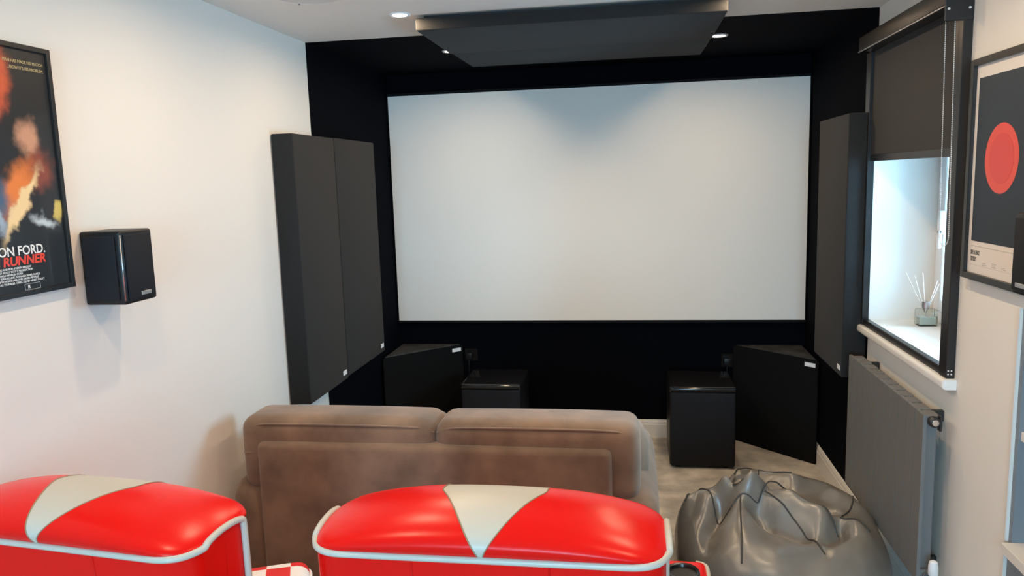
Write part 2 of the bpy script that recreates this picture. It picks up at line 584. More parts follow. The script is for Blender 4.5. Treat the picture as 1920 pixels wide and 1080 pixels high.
# ------------------------------------------------------------------ corner bass traps
def corner_trap(side, lab):
    cx = 0.0175 if side > 0 else W - 0.0175
    cy = D - 0.0175
    t = thing('corner_bass_trap', lab, 'bass trap', (cx, cy, 0), 0, 'triangular bass traps in the front corners')
    L, z1 = 0.425, 0.627
    bm = bmesh.new()
    P = [(0, 0), (side * L, 0), (0, -L)]
    lo = [bm.verts.new((x, y, 0.0)) for x, y in P]
    hi = [bm.verts.new((x, y, z1 - 0.004)) for x, y in P]
    bm.faces.new(lo)
    bm.faces.new(hi)
    for i in range(3):
        j = (i + 1) % 3
        bm.faces.new((lo[i], lo[j], hi[j], hi[i]))
    bmesh.ops.recalc_face_normals(bm, faces=bm.faces)
    bmesh.ops.bevel(bm, geom=bm.edges[:], offset=0.006, segments=2, affect='EDGES')
    obj('fabric_body', bm, mat('trap_fabric', (0.0055, 0.0056, 0.0058), 0.9, bump=0.5, bscale=900, spec=0.15), t, True, 35)
    bm = bmesh.new()
    k = 0.010
    Q = [(side * k, -k), (side * (L - 2.6 * k), -k), (side * k, -(L - 2.6 * k))]
    lo = [bm.verts.new((x, y, z1 - 0.006)) for x, y in Q]
    hi = [bm.verts.new((x, y, z1)) for x, y in Q]
    bm.faces.new(lo)
    bm.faces.new(hi)
    for i in range(3):
        j = (i + 1) % 3
        bm.faces.new((lo[i], lo[j], hi[j], hi[i]))
    bmesh.ops.recalc_face_normals(bm, faces=bm.faces)
    obj('top_board', bm, mat('trap_top', (0.050, 0.049, 0.047), 0.45, var=0.5, vscale=11), t)
    # label on the sloping front, at the viewer's right-hand end
    bm = bmesh.new()
    A, B = Vector((side * L, 0, 0)), Vector((0, -L, 0))
    if side < 0:
        A, B = Vector((side * L, 0, 0)), Vector((0, -L, 0))
        e0 = B
        d = (A - B).normalized()
    else:
        e0 = A
        d = (B - A).normalized()
    n = Vector((side, -1, 0)).normalized()
    c = e0 + d * 0.055 + n * 0.0005 + Vector((0, 0, z1 - 0.034))
    vs = box(bm, (-0.034, -0.001, -0.012), (0.034, 0.001, 0.012))
    for v in bm.verts:
        v.co = c + d * v.co.x + n * v.co.y + Vector((0, 0, v.co.z))
    bmesh.ops.recalc_face_normals(bm, faces=bm.faces)
    obj('maker_label', bm, M_label, t)['label'] = 'small white maker label'


corner_trap(1, 'black triangular bass trap in the front corner below the left wall panels')
corner_trap(-1, 'black triangular bass trap in the front corner beside the radiator')


# ------------------------------------------------------------------ subwoofers
def subwoofer(x0, x1, y0, y1, z1, lab):
    cx, cy = (x0 + x1) / 2, (y0 + y1) / 2
    t = thing('subwoofer', lab, 'subwoofer', (cx, cy, 0), 0, 'black box subwoofers on the floor below the screen')
    hx, hy = (x1 - x0) / 2, (y1 - y0) / 2
    obj('cabinet', puff((-hx, -hy + 0.02, 0.012), (hx, hy, z1 - 0.030), 0.010, (0, 0, 0), 2, 3), M_blk, t, True, 40)
    obj('top_panel', puff((-hx - .003, -hy, z1 - 0.0295), (hx + .003, hy, z1), 0.014, (0, 0, 0), 2, 4), M_blkgl, t, True, 40)
    obj('front_grille', puff((-hx + 0.004, -hy + 0.001, 0.016), (hx - 0.004, -hy + 0.0195, z1 - 0.034), 0.009, (0, 0, 0), 3, 3), M_grille, t, True, 40)
    for sx in (-1, 1):
        for sy in (-1, 1):
            bm = bmesh.new()
            lathe(bm, [(0.018, 0.0), (0.02, 0.004), (0.02, 0.0125)], (sx * (hx - 0.05), sy * (hy - 0.05), 0), 14)
            obj('foot', bm, M_blkgl, t)


subwoofer(0.533, 0.897, 4.355, 4.745, 0.492, 'black box subwoofer partly hidden behind the sofa back')
subwoofer(1.776, 2.150, 4.345, 4.735, 0.492, 'black box subwoofer standing in full view right of the sofa')

# sockets with plugs low on the front wall
for x, z, lab in ((0.492, 0.548, 'black double wall socket by the bass trap on the poster-wall side'),
                  (2.170, 0.520, 'black double wall socket by the bass trap near the radiator')):
    t = thing('wall_socket', lab, 'socket', (x, D, z), 0, 'sockets on the front wall')
    obj('face_plate', newbox((-0.044, -0.010, -0.043), (0.044, -0.0003, 0.043), 0.002, 1), M_blkgl, t)
    bm = newbox((-0.030, -0.050, -0.024), (0.012, -0.0095, 0.022), 0.005, 2)
    p = obj('plug', bm, M_blk, t, True, 40)
    bm = bmesh.new()
    tube(bm, [(-0.010, -0.04, -0.022), (-0.010, -0.042, -0.07), (-0.013, -0.03, -0.14), (-0.02, -0.02, -0.23), (-0.02, -0.02, -z + 0.13)], 0.0035, 6)
    obj('cable', bm, M_blk, p, True)

# ------------------------------------------------------------------ sofa (seen from behind)
S = thing('sofa', 'brown suede two-seat sofa seen from behind, facing the screen', 'sofa', (0.85, 2.49, 0))
ox, oy = -0.85, -2.49


def sp(name, lo, hi, r, b=(0, 0, 0), n=7, parent=S, k=4, m=M_sofa):
    return obj(name, puff((lo[0] + ox, lo[1] + oy, lo[2]), (hi[0] + ox, hi[1] + oy, hi[2]), r, b, n, k), m, parent, True)


bp = sp('back_panel', (0.193, 2.490, 0.045), (1.487, 2.575, 0.782), 0.022, (0.002, 0.006, 0.004), 10)
c1 = sp('back_cushion', (0.112, 2.522, 0.585), (0.862, 2.735, 0.866), 0.050, (0.004, 0.006, 0.008), 9)
c2 = sp('back_cushion', (0.858, 2.522, 0.585), (1.584, 2.735, 0.864), 0.050, (0.004, 0.006, 0.008), 9)
sp('seat_back_pillow', (0.150, 2.700, 0.400), (0.862, 2.960, 0.800), 0.10, (0.012, 0.02, 0.010), 8)
sp('seat_back_pillow', (0.858, 2.700, 0.400), (1.612, 2.960, 0.800), 0.10, (0.012, 0.02, 0.010), 8)
sp('arm', (0.046, 2.515, 0.060), (0.250, 3.330, 0.622), 0.085, (0.008, 0.01, 0.012), 8)
sp('arm', (1.446, 2.515, 0.060), (1.650, 3.330, 0.622), 0.085, (0.008, 0.01, 0.012), 8)
sp('base', (0.240, 2.572, 0.060), (1.456, 3.300, 0.280), 0.03, (0, 0.004, 0), 5)
sp('seat_cushion', (0.248, 2.800, 0.275), (0.850, 3.345, 0.445), 0.06, (0, 0.012, 0.02), 7)
sp('seat_cushion', (0.850, 2.800, 0.275), (1.448, 3.345, 0.445), 0.06, (0, 0.012, 0.02), 7)
for x in (0.15, 1.545):
    for y in (2.60, 3.24):
        bm = bmesh.new()
        lathe(bm, [(0.018, 0.0), (0.026, 0.062)], (x + ox, y + oy, 0), 12)
        obj('foot', bm, M_blkgl, S)


# stitched welt along the top of each back cushion, down its outer side
def welt(x0, x1, outer, par):
    pts = []
    n = 26
    for i in range(n + 1):
        u = i / n
        x = x0 + (x1 - x0) * u
        e = min(u, 1 - u) * n
        drop = 0.040 * math.exp(-e / 1.1)
        pts.append((x + ox, 2.5275 + oy - 0.0035 * math.sin(PI * u) + 0.014 * math.exp(-e / 1.1), 0.843 + 0.004 * math.sin(PI * u) - drop * 0.6))
    bm = bmesh.new()
    tube(bm, pts, 0.0042, 6)
    obj('welt', bm, M_sofa, par, True)


welt(0.137, 0.855, -1, c1)
welt(0.866, 1.560, 1, c2)
bm = bmesh.new()
tube(bm, [(0.124 + ox, 2.530 + oy, 0.735), (0.135 + ox, 2.523 + oy, 0.735), (0.195 + ox, 2.5215 + oy, 0.737)], 0.0026, 6)
obj('welt', bm, M_sofa, c1, True)
bm = bmesh.new()
tube(bm, [(1.484 + ox, 2.5215 + oy, 0.735), (1.535 + ox, 2.523 + oy, 0.733), (1.552 + ox, 2.5265 + oy, 0.733)], 0.0026, 6)
obj('welt', bm, M_sofa, c2, True)


# ------------------------------------------------------------------ red and cream retro armchairs
def retro_chair(loc, rz, lab):
    """local frame: x across, y forward (towards the screen), rear face at y = 0"""
    C = thing('retro_cinema_chair', lab, 'armchair', loc, rz, 'red and cream retro armchairs')
    a, T, zr = 0.345, 0.235, 1.012
    A_, B_ = 0.014, 0.058
    NV = 34

    def arch(y):
        u = min(1, max(-1, 2 * y / T - 1))
        return (1 - abs(u) ** 2.3) ** 0.55

    def rear_in(x):               # rounded rear corners in plan
        e = max(0.0, (abs(x) - (a - 0.07)) / 0.07)
        return 0.055 * (1 - math.sqrt(max(0, 1 - min(1, e) ** 2)))

    def P(x, s):
        """s 0..1 from the rear seam over the crown to the front seam"""
        yr = rear_in(x)
        y = yr + (T - 2 * yr) * (0.5 - 0.5 * math.cos(PI * s))
        cr = math.sin(PI * s) ** 0.62 if 0 < s < 1 else 0.0
        xx = min(1, abs(x) / a)
        h = B_ * (1 - xx ** 2.7)
        z = zr + A_ * math.sin(PI * s) + h * cr
        # the crown swells out over the seam
        sw = 0.017 * math.sin(PI * min(1, cr * 1.0)) * (1 if s < 0.5 else -1) * (1 - xx ** 4)
        z_side = 0.0
        ex = math.copysign(0.016 * xx ** 3 * (1 - xx ** 6) * math.sin(PI * s), x)
        return Vector((x + ex, y - sw, z + z_side))

    def vhalf(s):
        return 0.004 + 0.104 * min(1.0, s / 0.60) ** 1.15

    sv = [0.5 - 0.5 * math.cos(PI * i / NV) * 1.0 for i in range(NV + 1)]
    sv = [0.6 * v + 0.4 * i / NV for i, v in enumerate(sv)]

    def patch(name, f0, f1, nu, m, flip=False):
        bm = bmesh.new()
        g = []
        for s in sv:
            x0, x1 = f0(s), f1(s)
            row = []
            for k in range(nu + 1):
                u = k / nu
                row.append(bm.verts.new(P(x0 + (x1 - x0) * u, s)))
            g.append(row)
        for i in range(NV):
            for k in range(nu):
                bm.faces.new((g[i][k], g[i][k + 1], g[i + 1][k + 1], g[i + 1][k]))
        bmesh.ops.remove_doubles(bm, verts=bm.verts, dist=1e-7)
        bmesh.ops.recalc_face_normals(bm, faces=bm.faces)
        if sum(f.normal.z for f in bm.faces) < 0:
            bmesh.ops.reverse_faces(bm, faces=bm.faces)
        return obj(name, bm, m, C, True)

    patch('headrest_cushion', lambda s: -a, lambda s: -vhalf(s), 26, M_red)['label'] = 'glossy red headrest half'
    patch('headrest_cushion', lambda s: vhalf(s), lambda s: a, 26, M_red)['label'] = 'glossy red headrest half'
    vi = patch('headrest_inset', lambda s: -vhalf(s), lambda s: vhalf(s), 8, M_cream)
    vi['label'] = 'cream V-shaped inset'
    for sg in (-1, 1):
        bm = bmesh.new()
        tube(bm, [P(sg * vhalf(s), s) + Vector((0, 0, 0.0004)) for s in sv[1:]], 0.0014, 5)
        obj('inset_seam', bm, mat('seam_thread', (0.32, 0.22, 0.13), 0.6), vi, True)

    # outer shell: rear, side and front panels hang from the seam
    ring = []
    nx, ns = 110, 16
    for k in range(nx + 1):
        ring.append(P(-a + 2 * a * k / nx, 0.0))
    for i in range(1, NV):
        ring.append(P(a, sv[i]))
    for k in range(nx + 1):
        ring.append(P(a - 2 * a * k / nx, 1.0))
    for i in range(1, NV):
        ring.append(P(-a, sv[NV - i]))
    bm = bmesh.new()
    rows = []
    for lv in range(8):
        u = lv / 7
        row = []
        for p in ring:
            z = p.z + (0.30 - p.z) * u
            inset = 0.010 * (1 - math.exp(-u * 9))
            sx_ = math.copysign(1, p.x) if abs(p.x) > 0.30 else 0
            row.append(bm.verts.new((p.x - 0.003 * sx_, p.y + (0.006 if p.y < T * .5 else -0.006) * (1 - math.exp(-u * 9)), z - (0.001 if lv == 0 else 0))))
        rows.append(row)
    n = len(ring)
    for i in range(7):
        for k in range(n):
            bm.faces.new((rows[i][k], rows[i + 1][k], rows[i + 1][(k + 1) % n], rows[i][(k + 1) % n]))
    bm.faces.new(rows[-1])
    bmesh.ops.recalc_face_normals(bm, faces=bm.faces)
    shell = obj('back_shell', bm, M_red, C, True, 60)
    bm = bmesh.new()
    pr = [P(-a + 2 * a * k / nx, 0.0) + Vector((0, -0.004, 0)) for k in range(nx + 1)]
    sr = [P(a, sv[i]) + Vector((0.003, 0, 0.001)) for i in range(1, NV)]
    sl = [P(-a, sv[i]) + Vector((-0.003, 0, 0.001)) for i in range(1, NV)][::-1]
    fr_ = [Vector((a + 0.002, T - rear_in(a) + 0.004, zz)) for zz in (zr - 0.03, 0.92, 0.80, 0.68)]
    fl_ = [Vector((-p.x, p.y, p.z)) for p in fr_][::-1]
    path = fl_ + sl + pr + sr + fr_
    for _ in range(4):
        path = [path[0]] + [path[i - 1] * 0.25 + path[i] * 0.5 + path[i + 1] * 0.25 for i in range(1, len(path) - 1)] + [path[-1]]
    tube(bm, path, 0.0072, 8)
    obj('piping', bm, M_cream, C, True)['label'] = 'thick cream piping round the headrest'
    for x in (-0.135, 0.128):
        bm = bmesh.new()
        tube(bm, [(x, rear_in(x) + 0.0005, zr - 0.006), (x, 0.0045, 0.90), (x, 0.0055, 0.32)], 0.0022, 6)
        obj('seam', bm, M_red, shell, True)
    # seat, arms, plinth
    obj('seat_cushion', puff((-0.325, T - 0.01, 0.30), (0.325, 0.72, 0.50), 0.05, (0, .01, .02), 6), M_red, C, True)
    obj('backrest_cushion', puff((-0.265, T - 0.02, 0.48), (0.265, T + 0.075, 0.93), 0.05, (0, .02, 0), 6), M_red, C, True)
    obj('plinth', newbox((-0.30, 0.03, 0.0), (0.30, 0.66, 0.302), 0.01), M_blk, C)
    for sg in (-1, 1):
        if sg < 0 and loc[0] < 0.7:
            lo, hi = (-0.345 - 0.0 - .02, T + 0.02, 0.12), (-0.328, 0.735, 0.65)
            lo, hi = (-0.365, T + 0.10, 0.12), (-0.327, 0.735, 0.65)
        else:
            wdt = 0.155 if sg > 0 and loc[0] > 0.7 else 0.055
            lo, hi = (0.330, T - 0.02, 0.12), (0.330 + wdt, 0.735, 0.65)
            if sg < 0:
                lo, hi = (-0.330 - wdt, T - 0.02, 0.12), (-0.330, 0.735, 0.65)
        bm = puff(lo, hi, 0.028, (0, 0, 0.006), 6)
        arm = obj('armrest', bm, M_red, C, True)
        if sg > 0 and loc[0] > 0.7:
            # cream welt round the top edge of the arm
            cx, cy = (lo[0] + hi[0]) / 2, (lo[1] + hi[1]) / 2
            hx, hy, rr = (hi[0] - lo[0]) / 2 - 0.004, (hi[1] - lo[1]) / 2 - 0.004, 0.028
            pts = []
            for qx, qy, a0_ in ((1, 1, 0), (-1, 1, 90), (-1, -1, 180), (1, -1, 270)):
                for k in range(7):
                    an = math.radians(a0_ + 15 * k)
                    pts.append((cx + qx * (hx - rr) + rr * math.cos(an), cy + qy * (hy - rr) + rr * math.sin(an), hi[2] - 0.012))
            i0 = [k for k, p in enumerate(pts) if p[0] > lo[0] + 0.03]
            bm = bmesh.new()
            tube(bm, pts[21:] + pts[:7], 0.0065, 8)
            obj('welt', bm, M_cream, arm, True)
            bm = bmesh.new()
            zc = hi[2] + 0.0065
            lathe(bm, [(0.0, zc + 0.0005), (0.034, zc + 0.0005), (0.036, zc + 0.007), (0.043, zc + 0.0085), (0.0455, zc + 0.004), (0.0455, zc - 0.004)], ((lo[0] + hi[0]) / 2 + 0.004, hi[1] - 0.098, 0), 32)
            obj('cup_holder', bm, M_cupblk, arm, True, 40)['label'] = 'glossy black round cup holder'
    return C


retro_chair((1.276, 1.300, 0), 0.0, 'red vinyl retro armchair in the middle, cream V on its headrest')
retro_chair((0.375, 1.275, 0), math.radians(-6.5), 'red vinyl retro armchair against the poster wall, cut by the frame edge')

# checkered cushion on the seat of the chair by the poster wall
t = thing('checkered_cushion', 'red and white checkered cushion between the two red chairs', 'cushion', (0.50, 1.775, 0.538), math.radians(24))
bm = puff((-0.185, -0.185, 0.0), (0.185, 0.185, 0.070), 0.034, (0.004, 0.004, 0.014), 10)
m = bpy.data.materials.new('checker_cloth')
m.use_nodes = True
nt = m.node_tree
tc = nt.nodes.new('ShaderNodeTexCoord')
ck = nt.nodes.new('ShaderNodeTexChecker')
ck.inputs['Scale'].default_value = 15.0
ck.inputs['Color1'].default_value = (0.85, 0.82, 0.78, 1)
ck.inputs['Color2'].default_value = (0.70, 0.015, 0.015, 1)
mp = nt.nodes.new('ShaderNodeMapping')
mp.inputs['Location'].default_value = (0, 0, 0.02)
mp.inputs['Scale'].default_value = (1, 1, 0.0001)
nt.links.new(tc.outputs['Object'], mp.inputs['Vector'])
nt.links.new(mp.outputs['Vector'], ck.inputs['Vector'])
nt.links.new(ck.outputs['Color'], nt.nodes['Principled BSDF'].inputs['Base Color'])
nt.nodes['Principled BSDF'].inputs['Roughness'].default_value = 0.6
obj('cover', bm, m, t, True)
bm = bmesh.new()
pts = []
for qx, qy, a0_ in ((1, 1, 0), (-1, 1, 90), (-1, -1, 180), (1, -1, 270)):
    for k in range(5):
        an = math.radians(a0_ + 22.5 * k)
        pts.append((qx * 0.148 + 0.040 * math.cos(an), qy * 0.148 + 0.040 * math.sin(an), 0.0350))
tube(bm, pts, 0.005, 6, True)
obj('piping', bm, mat('white_piping', (0.85, 0.82, 0.78), 0.5), t, True)

# ------------------------------------------------------------------ bean bag
from mathutils import noise as mnoise
BC = np.array((2.125, 3.070))


def seg_d(x, y, pl):
    best, bt = 9.0, 0.0
    n = len(pl) - 1
    for i in range(n):
        ax_, ay_, bx_, by_ = pl[i][0], pl[i][1], pl[i + 1][0], pl[i + 1][1]
        dx, dy = bx_ - ax_, by_ - ay_
        L = dx * dx + dy * dy
        tt = 0 if L == 0 else min(1, max(0, ((x - ax_) * dx + (y - ay_) * dy) / L))
        d = math.hypot(x - ax_ - tt * dx, y - ay_ - tt * dy)
        if d < best:
            best, bt = d, (i + tt) / n
    return best, bt


RIDGES = [  # polyline in plan, amplitude at start and end, width, sharpness
    ([(2.020, 3.300), (2.065, 3.345), (2.115, 3.350), (2.170, 3.290), (2.235, 3.245)], 0.075, 0.055, 0.048, 1.6),
    ([(1.935, 3.070), (1.985, 3.035), (2.035, 3.030)], 0.085, 0.095, 0.042, 1.5),
    ([(2.035, 3.030), (2.110, 3.030), (2.180, 3.005)], 0.085, 0.050, 0.040, 1.5),
    ([(1.935, 3.070), (1.900, 3.100), (1.860, 3.160)], 0.060, 0.020, 0.035, 1.5),
    ([(1.785, 3.100), (1.830, 3.105), (1.858, 3.050)], 0.075, 0.050, 0.050, 1.8),
    ([(1.915, 3.020), (1.878, 2.960), (1.850, 2.890), (1.840, 2.82)], -0.080, -0.035, 0.036, 1.6),
    ([(1.985, 2.950), (1.975, 2.88), (1.97, 2.78)], 0.045, 0.020, 0.060, 2.0),
    ([(2.045, 2.975), (2.100, 2.905), (2.190, 2.850)], -0.105, -0.070, 0.036, 1.7),
    ([(2.000, 3.110), (2.05, 3.17), (2.15, 3.18)], -0.060, -0.030, 0.048, 1.7),
    ([(2.110, 2.995), (2.190, 2.985), (2.280, 2.930)], 0.060, 0.070, 0.056, 2.0),
    ([(2.350, 2.930), (2.340, 2.875), (2.285, 2.825)], -0.085, -0.035, 0.027, 1.5),
    ([(2.410, 2.930), (2.43, 2.86), (2.40, 2.78)], 0.035, 0.020, 0.055, 2.0),
    ([(2.305, 3.045), (2.345, 3.035)], -0.050, -0.03, 0.018, 1.6),
    ([(2.30, 3.31), (2.42, 3.29), (2.47, 3.12)], 0.055, 0.045, 0.085, 2.0),
    ([(2.25, 2.76), (2.16, 2.70)], -0.020, -0.012, 0.05, 1.8),
]


def bag_R(th):
    c, s_ = math.cos(th), math.sin(th)
    rx = 0.425 if c > 0 else 0.392
    ry = 0.390 if s_ > 0 else 0.440
    p = 2.5
    return (abs(c / rx) ** p + abs(s_ / ry) ** p) ** (-1 / p)


def bag_dz(x, y):
    z = 0.0
    for pl_, a0_, a1_, sg, sh in RIDGES:
        d, tt = seg_d(x, y, pl_)
        if d < sg * 4:
            z += (a0_ + (a1_ - a0_) * tt) * math.exp(-(d / sg) ** sh)
    z += 0.009 * mnoise.noise(Vector((x * 7, y * 7, 0.3))) + 0.0025 * (1 - abs(mnoise.noise(Vector((x * 16 + 4, y * 14, 1.3)))) * 2)
    return z


def bag_point(th, ph):
    R = bag_R(th)
    sr = max(0.0, math.sin(ph)) ** 0.66
    cz = math.cos(ph)
    r = R * sr
    z = 0.182 + 0.178 * math.copysign(abs(cz) ** 0.85, cz)
    x, y = BC[0] + r * math.cos(th), BC[1] + r * math.sin(th)
    w = min(1, max(0, (cz + 0.10) / 0.45))
    w = w * w * (3 - 2 * w)
    z += w * bag_dz(x, y)
    if z > 0.02:
        k = 0.012 * mnoise.noise(Vector((x * 7, y * 7, z * 9))) * (1 - w)
        x += k * math.cos(th)
        y += k * math.sin(th)
    return Vector((min(x, 2.531), y, max(0.0, z)))


def bag_on(x, y):
    dx, dy = x - BC[0], y - BC[1]
    th = math.atan2(dy, dx)
    q = min(0.999, math.hypot(dx, dy) / bag_R(th)) ** (1 / 0.66)
    return bag_point(th, math.asin(min(1, q)))


BB = thing('bean_bag', 'crumpled grey leatherette bean bag slumped against the radiator', 'bean bag', (BC[0], BC[1], 0))
off = Vector((BC[0], BC[1], 0))
bm = bmesh.new()
NT, NP = 220, 120
top = bm.verts.new(bag_point(0, 1e-4) - off)
rows = []
for j in range(1, NP + 1):
    ph = PI * 0.93 * (j / NP) ** 0.85
    rows.append([bm.verts.new(bag_point(2 * PI * i / NT, ph) - off) for i in range(NT)])
for i in range(NT):
    bm.faces.new((top, rows[0][i], rows[0][(i + 1) % NT]))
    for j in range(NP - 1):
        bm.faces.new((rows[j][i], rows[j + 1][i], rows[j + 1][(i + 1) % NT], rows[j][(i + 1) % NT]))
bm.faces.new(rows[-1][::-1])
for _ in range(2):
    bmesh.ops.smooth_vert(bm, verts=bm.verts, factor=0.5, use_axis_x=True, use_axis_y=True, use_axis_z=True)
bmesh.ops.recalc_face_normals(bm, faces=bm.faces)
obj('bag_body', bm, M_bean, BB, True)


def spline(pts, n=40):
    P_ = [Vector((p[0], p[1], 0)) for p in pts]
    P_ = [P_[0]] + P_ + [P_[-1]]
    out = []
    m_ = len(P_) - 3
    for i in range(n + 1):
        f = i / n * m_
        k = min(int(f), m_ - 1)
        t_ = f - k
        a_, b_, c_, d_ = P_[k:k + 4]
        out.append(0.5 * ((2 * b_) + (c_ - a_) * t_ + (2 * a_ - 5 * b_ + 4 * c_ - d_) * t_ ** 2 + (3 * b_ - a_ - 3 * c_ + d_) * t_ ** 3))
    return out


for pts in ([(2.232, 3.286), (2.33, 3.37), (2.42, 3.36), (2.475, 3.26), (2.44, 3.10), (2.363, 2.974)],
            [(2.055, 2.995), (2.11, 3.018), (2.19, 3.022), (2.283, 2.955), (2.333, 2.89)],
            [(2.00, 3.29), (2.06, 3.345), (2.125, 3.352), (2.185, 3.285), (2.235, 3.262)],
            [(1.775, 3.085), (1.815, 3.135), (1.86, 3.095), (1.895, 3.005)],
            [(1.985, 3.00), (1.975, 2.92), (1.965, 2.82), (1.955, 2.74), (1.95, 2.70)],
            [(2.08, 3.0), (2.15, 2.95), (2.215, 2.86), (2.255, 2.76)],
            [(1.895, 3.005), (1.94, 2.985), (1.985, 2.998), (2.055, 2.995)],
            [(2.363, 2.974), (2.40, 2.95), (2.45, 2.90)],
            [(2.112, 3.35), (2.10, 3.28), (2.09, 3.23)]):
    bm = bmesh.new()
    tube(bm, [bag_on(p.x, p.y) - off + Vector((0, 0, 0.0015)) for p in spline(pts, 60)], 0.0032, 6)
    obj('seam', bm, M_beanp, BB, True)
bm = bmesh.new()       # carrying loop on the top ridge
hp = []
for i in range(15):
    u = i / 14
    b_ = bag_on(1.955 + 0.055 * u, 3.05 - 0.012 * u) - off
    hp.append(b_ + Vector((0, 0, 0.030 * math.sin(PI * u) - 0.004)))
g0, g1 = [], []
for p in hp:
    g0.append(bm.verts.new(p + Vector((0.004, -0.016, -0.004))))
    g1.append(bm.verts.new(p + Vector((0.004, 0.016, 0))))
fs = [bm.faces.new((g0[i], g0[i + 1], g1[i + 1], g1[i])) for i in range(14)]
bmesh.ops.solidify(bm, geom=fs, thickness=0.004)
bmesh.ops.recalc_face_normals(bm, faces=bm.faces)
obj('handle_loop', bm, M_bean, BB, True, 50)

# ------------------------------------------------------------------ radiator
RX0, RY0, RY1, RZ0, RZ1 = 2.537, 2.668, 3.566, 0.270, 0.874
NS = 11
pit = (RY1 - RY0) / NS
RD = thing('radiator', 'anthracite flat-panel radiator on the wall under the window', 'radiator', (W, RY0, RZ0))


def rl(p):
    return (p[0] - W, p[1] - RY0, p[2] - RZ0)


bm = bmesh.new()
hw = pit / 2 - 0.0023
box(bm, (RX0 - W, -hw, 0), (RX0 + 0.012 - W, hw, RZ1 - RZ0), 0)                          # front plate
box(bm, (RX0 + 0.0125 - W, -0.013, 0.012), (RX0 + 0.055 - W, 0.013, RZ1 - RZ0 - 0.004), 0, 0.003, 1)   # web
box(bm, (RX0 + 0.0125 - W, -hw + 0.006, RZ1 - RZ0 - 0.040), (RX0 + 0.058 - W, hw - 0.006, RZ1 - RZ0 - 0.003), 0, 0.006, 2)
box(bm, (RX0 + 0.0125 - W, -hw + 0.006, 0.004), (RX0 + 0.058 - W, hw - 0.006, 0.040), 0, 0.006, 2)
first = obj('section', bm, M_rad, RD)
first.location = (0, pit * 0.5, 0)
for k in range(1, NS):
    o = first.copy()
    COL.objects.link(o)
    o.parent = RD
    o.location = (0, pit * (k + 0.5), 0)
for z in (RZ1 - 0.022, RZ0 + 0.022):
    bm = bmesh.new()
    tube(bm, [rl((RX0 + 0.036, RY0 - 0.002, z)), rl((RX0 + 0.036, RY1 + 0.002, z))], 0.0145, 16)
    obj('manifold', bm, M_rad, RD, True, 40)
for yy in (RY0 + 0.10, RY1 - 0.10):
    for z in (RZ1 - 0.03, RZ0 + 0.03):
        obj('wall_bracket', newbox(rl((RX0 + 0.056, yy - 0.01, z - 0.02)), rl((W - 0.0005, yy + 0.01, z + 0.02)), 0.002, 1), M_raddk, RD)
zc = RZ1 - 0.020
bm = bmesh.new()
lathe(bm, [(0.0, -0.020), (0.010, -0.0205), (0.0155, -0.018), (0.019, -0.012), (0.019, 0.0)], rl((RX0 + 0.030, RY0 - 0.001, zc)), 20, 'Y')
ec = obj('end_plug', bm, M_raddk, RD, True, 40)
bm = bmesh.new()
lathe(bm, [(0.0075, -0.0205), (0.0085, -0.0228), (0.0105, -0.0228), (0.0115, -0.0195), (0.0075, -0.0195)], rl((RX0 + 0.030, RY0 - 0.001, zc)), 20, 'Y')
obj('bleed_ring', bm, M_chrome, ec, True, 40)
obj('end_bracket', newbox(rl((RX0 + 0.046, RY0 - 0.016, zc - 0.032)), rl((RX0 + 0.054, RY0 + 0.006, zc + 0.022)), 0.0015, 1), M_raddk, RD)
# valve at the lower end and its pipe
zv = RZ0 + 0.045
bm = bmesh.new()
tube(bm, [rl((RX0 + 0.036, RY0 - 0.002, zv - 0.02)), rl((RX0 + 0.036, RY0 - 0.030, zv - 0.02)), rl((RX0 + 0.036, RY0 - 0.045, zv - 0.005)), rl((RX0 + 0.036, RY0 - 0.047, zv + 0.01))], 0.011, 12)
vb = obj('valve_body', bm, M_chrome, RD, True)
bm = bmesh.new()
lathe(bm, [(0.013, 0.0), (0.016, 0.004), (0.016, 0.034), (0.013, 0.050), (0.006, 0.055), (0.0, 0.055)], rl((RX0 + 0.036, RY0 - 0.047, zv + 0.005)), 18)
obj('valve_head', bm, M_upvc, vb, True, 40)['label'] = 'white thermostatic valve head'
bm = bmesh.new()
tube(bm, [rl((RX0 + 0.036, RY0 - 0.047, zv)), rl((RX0 + 0.036, RY0 - 0.047, 0.0))], 0.0075, 10)
obj('pipe', bm, M_chrome, RD, True)

# ------------------------------------------------------------------ roller blind with side channels
RB = thing('roller_blind', 'charcoal blackout roller blind half lowered in a black frame', 'roller blind', (W, 3.19, 1.0))


def bl(p):
    return (p[0] - W, p[1] - 3.19, p[2] - 1.0)


BY0, BY1 = 2.690, 3.696
for (y0, y1) in ((BY0, OY0 + 0.004), (OY1 - 0.004, BY1)):
    bm = bmesh.new()
    box(bm, bl((W - 0.030, y0, 0.998)), bl((W - 0.0005, y1, 2.215)), 0, 0.002, 1)
    obj('side_channel', bm, M_blindfr, RB)
obj('bottom_channel', newbox(bl((W - 0.026, OY0 + 0.0045, 0.998)), bl((W - 0.0005, OY1 - 0.0045, 1.026)), 0.002, 1), M_blindfr, RB)
bm = newbox(bl((W - 0.082, BY0 + 0.004, 2.2155)), bl((W - 0.0005, 3.640, 2.278)), 0.0)
es = [e for e in bm.edges if all(v.co.x < -0.08 for v in e.verts)]
bmesh.ops.bevel(bm, geom=es, offset=0.006, segments=3, affect='EDGES', profile=0.5)
cs = obj('cassette', bm, M_blindfr, RB, True, 40)
obj('cassette_lip', newbox(bl((W - 0.0835, BY0 + 0.004, 2.2125)), bl((W - 0.078, 3.640, 2.2165)), 0.001, 1), M_silver, cs)
ep = obj('end_plate', newbox(bl((W - 0.088, BY0 - 0.002, 2.165)), bl((W - 0.0005, BY0 + 0.0035, 2.284)), 0.003, 2), M_blindfr, RB)
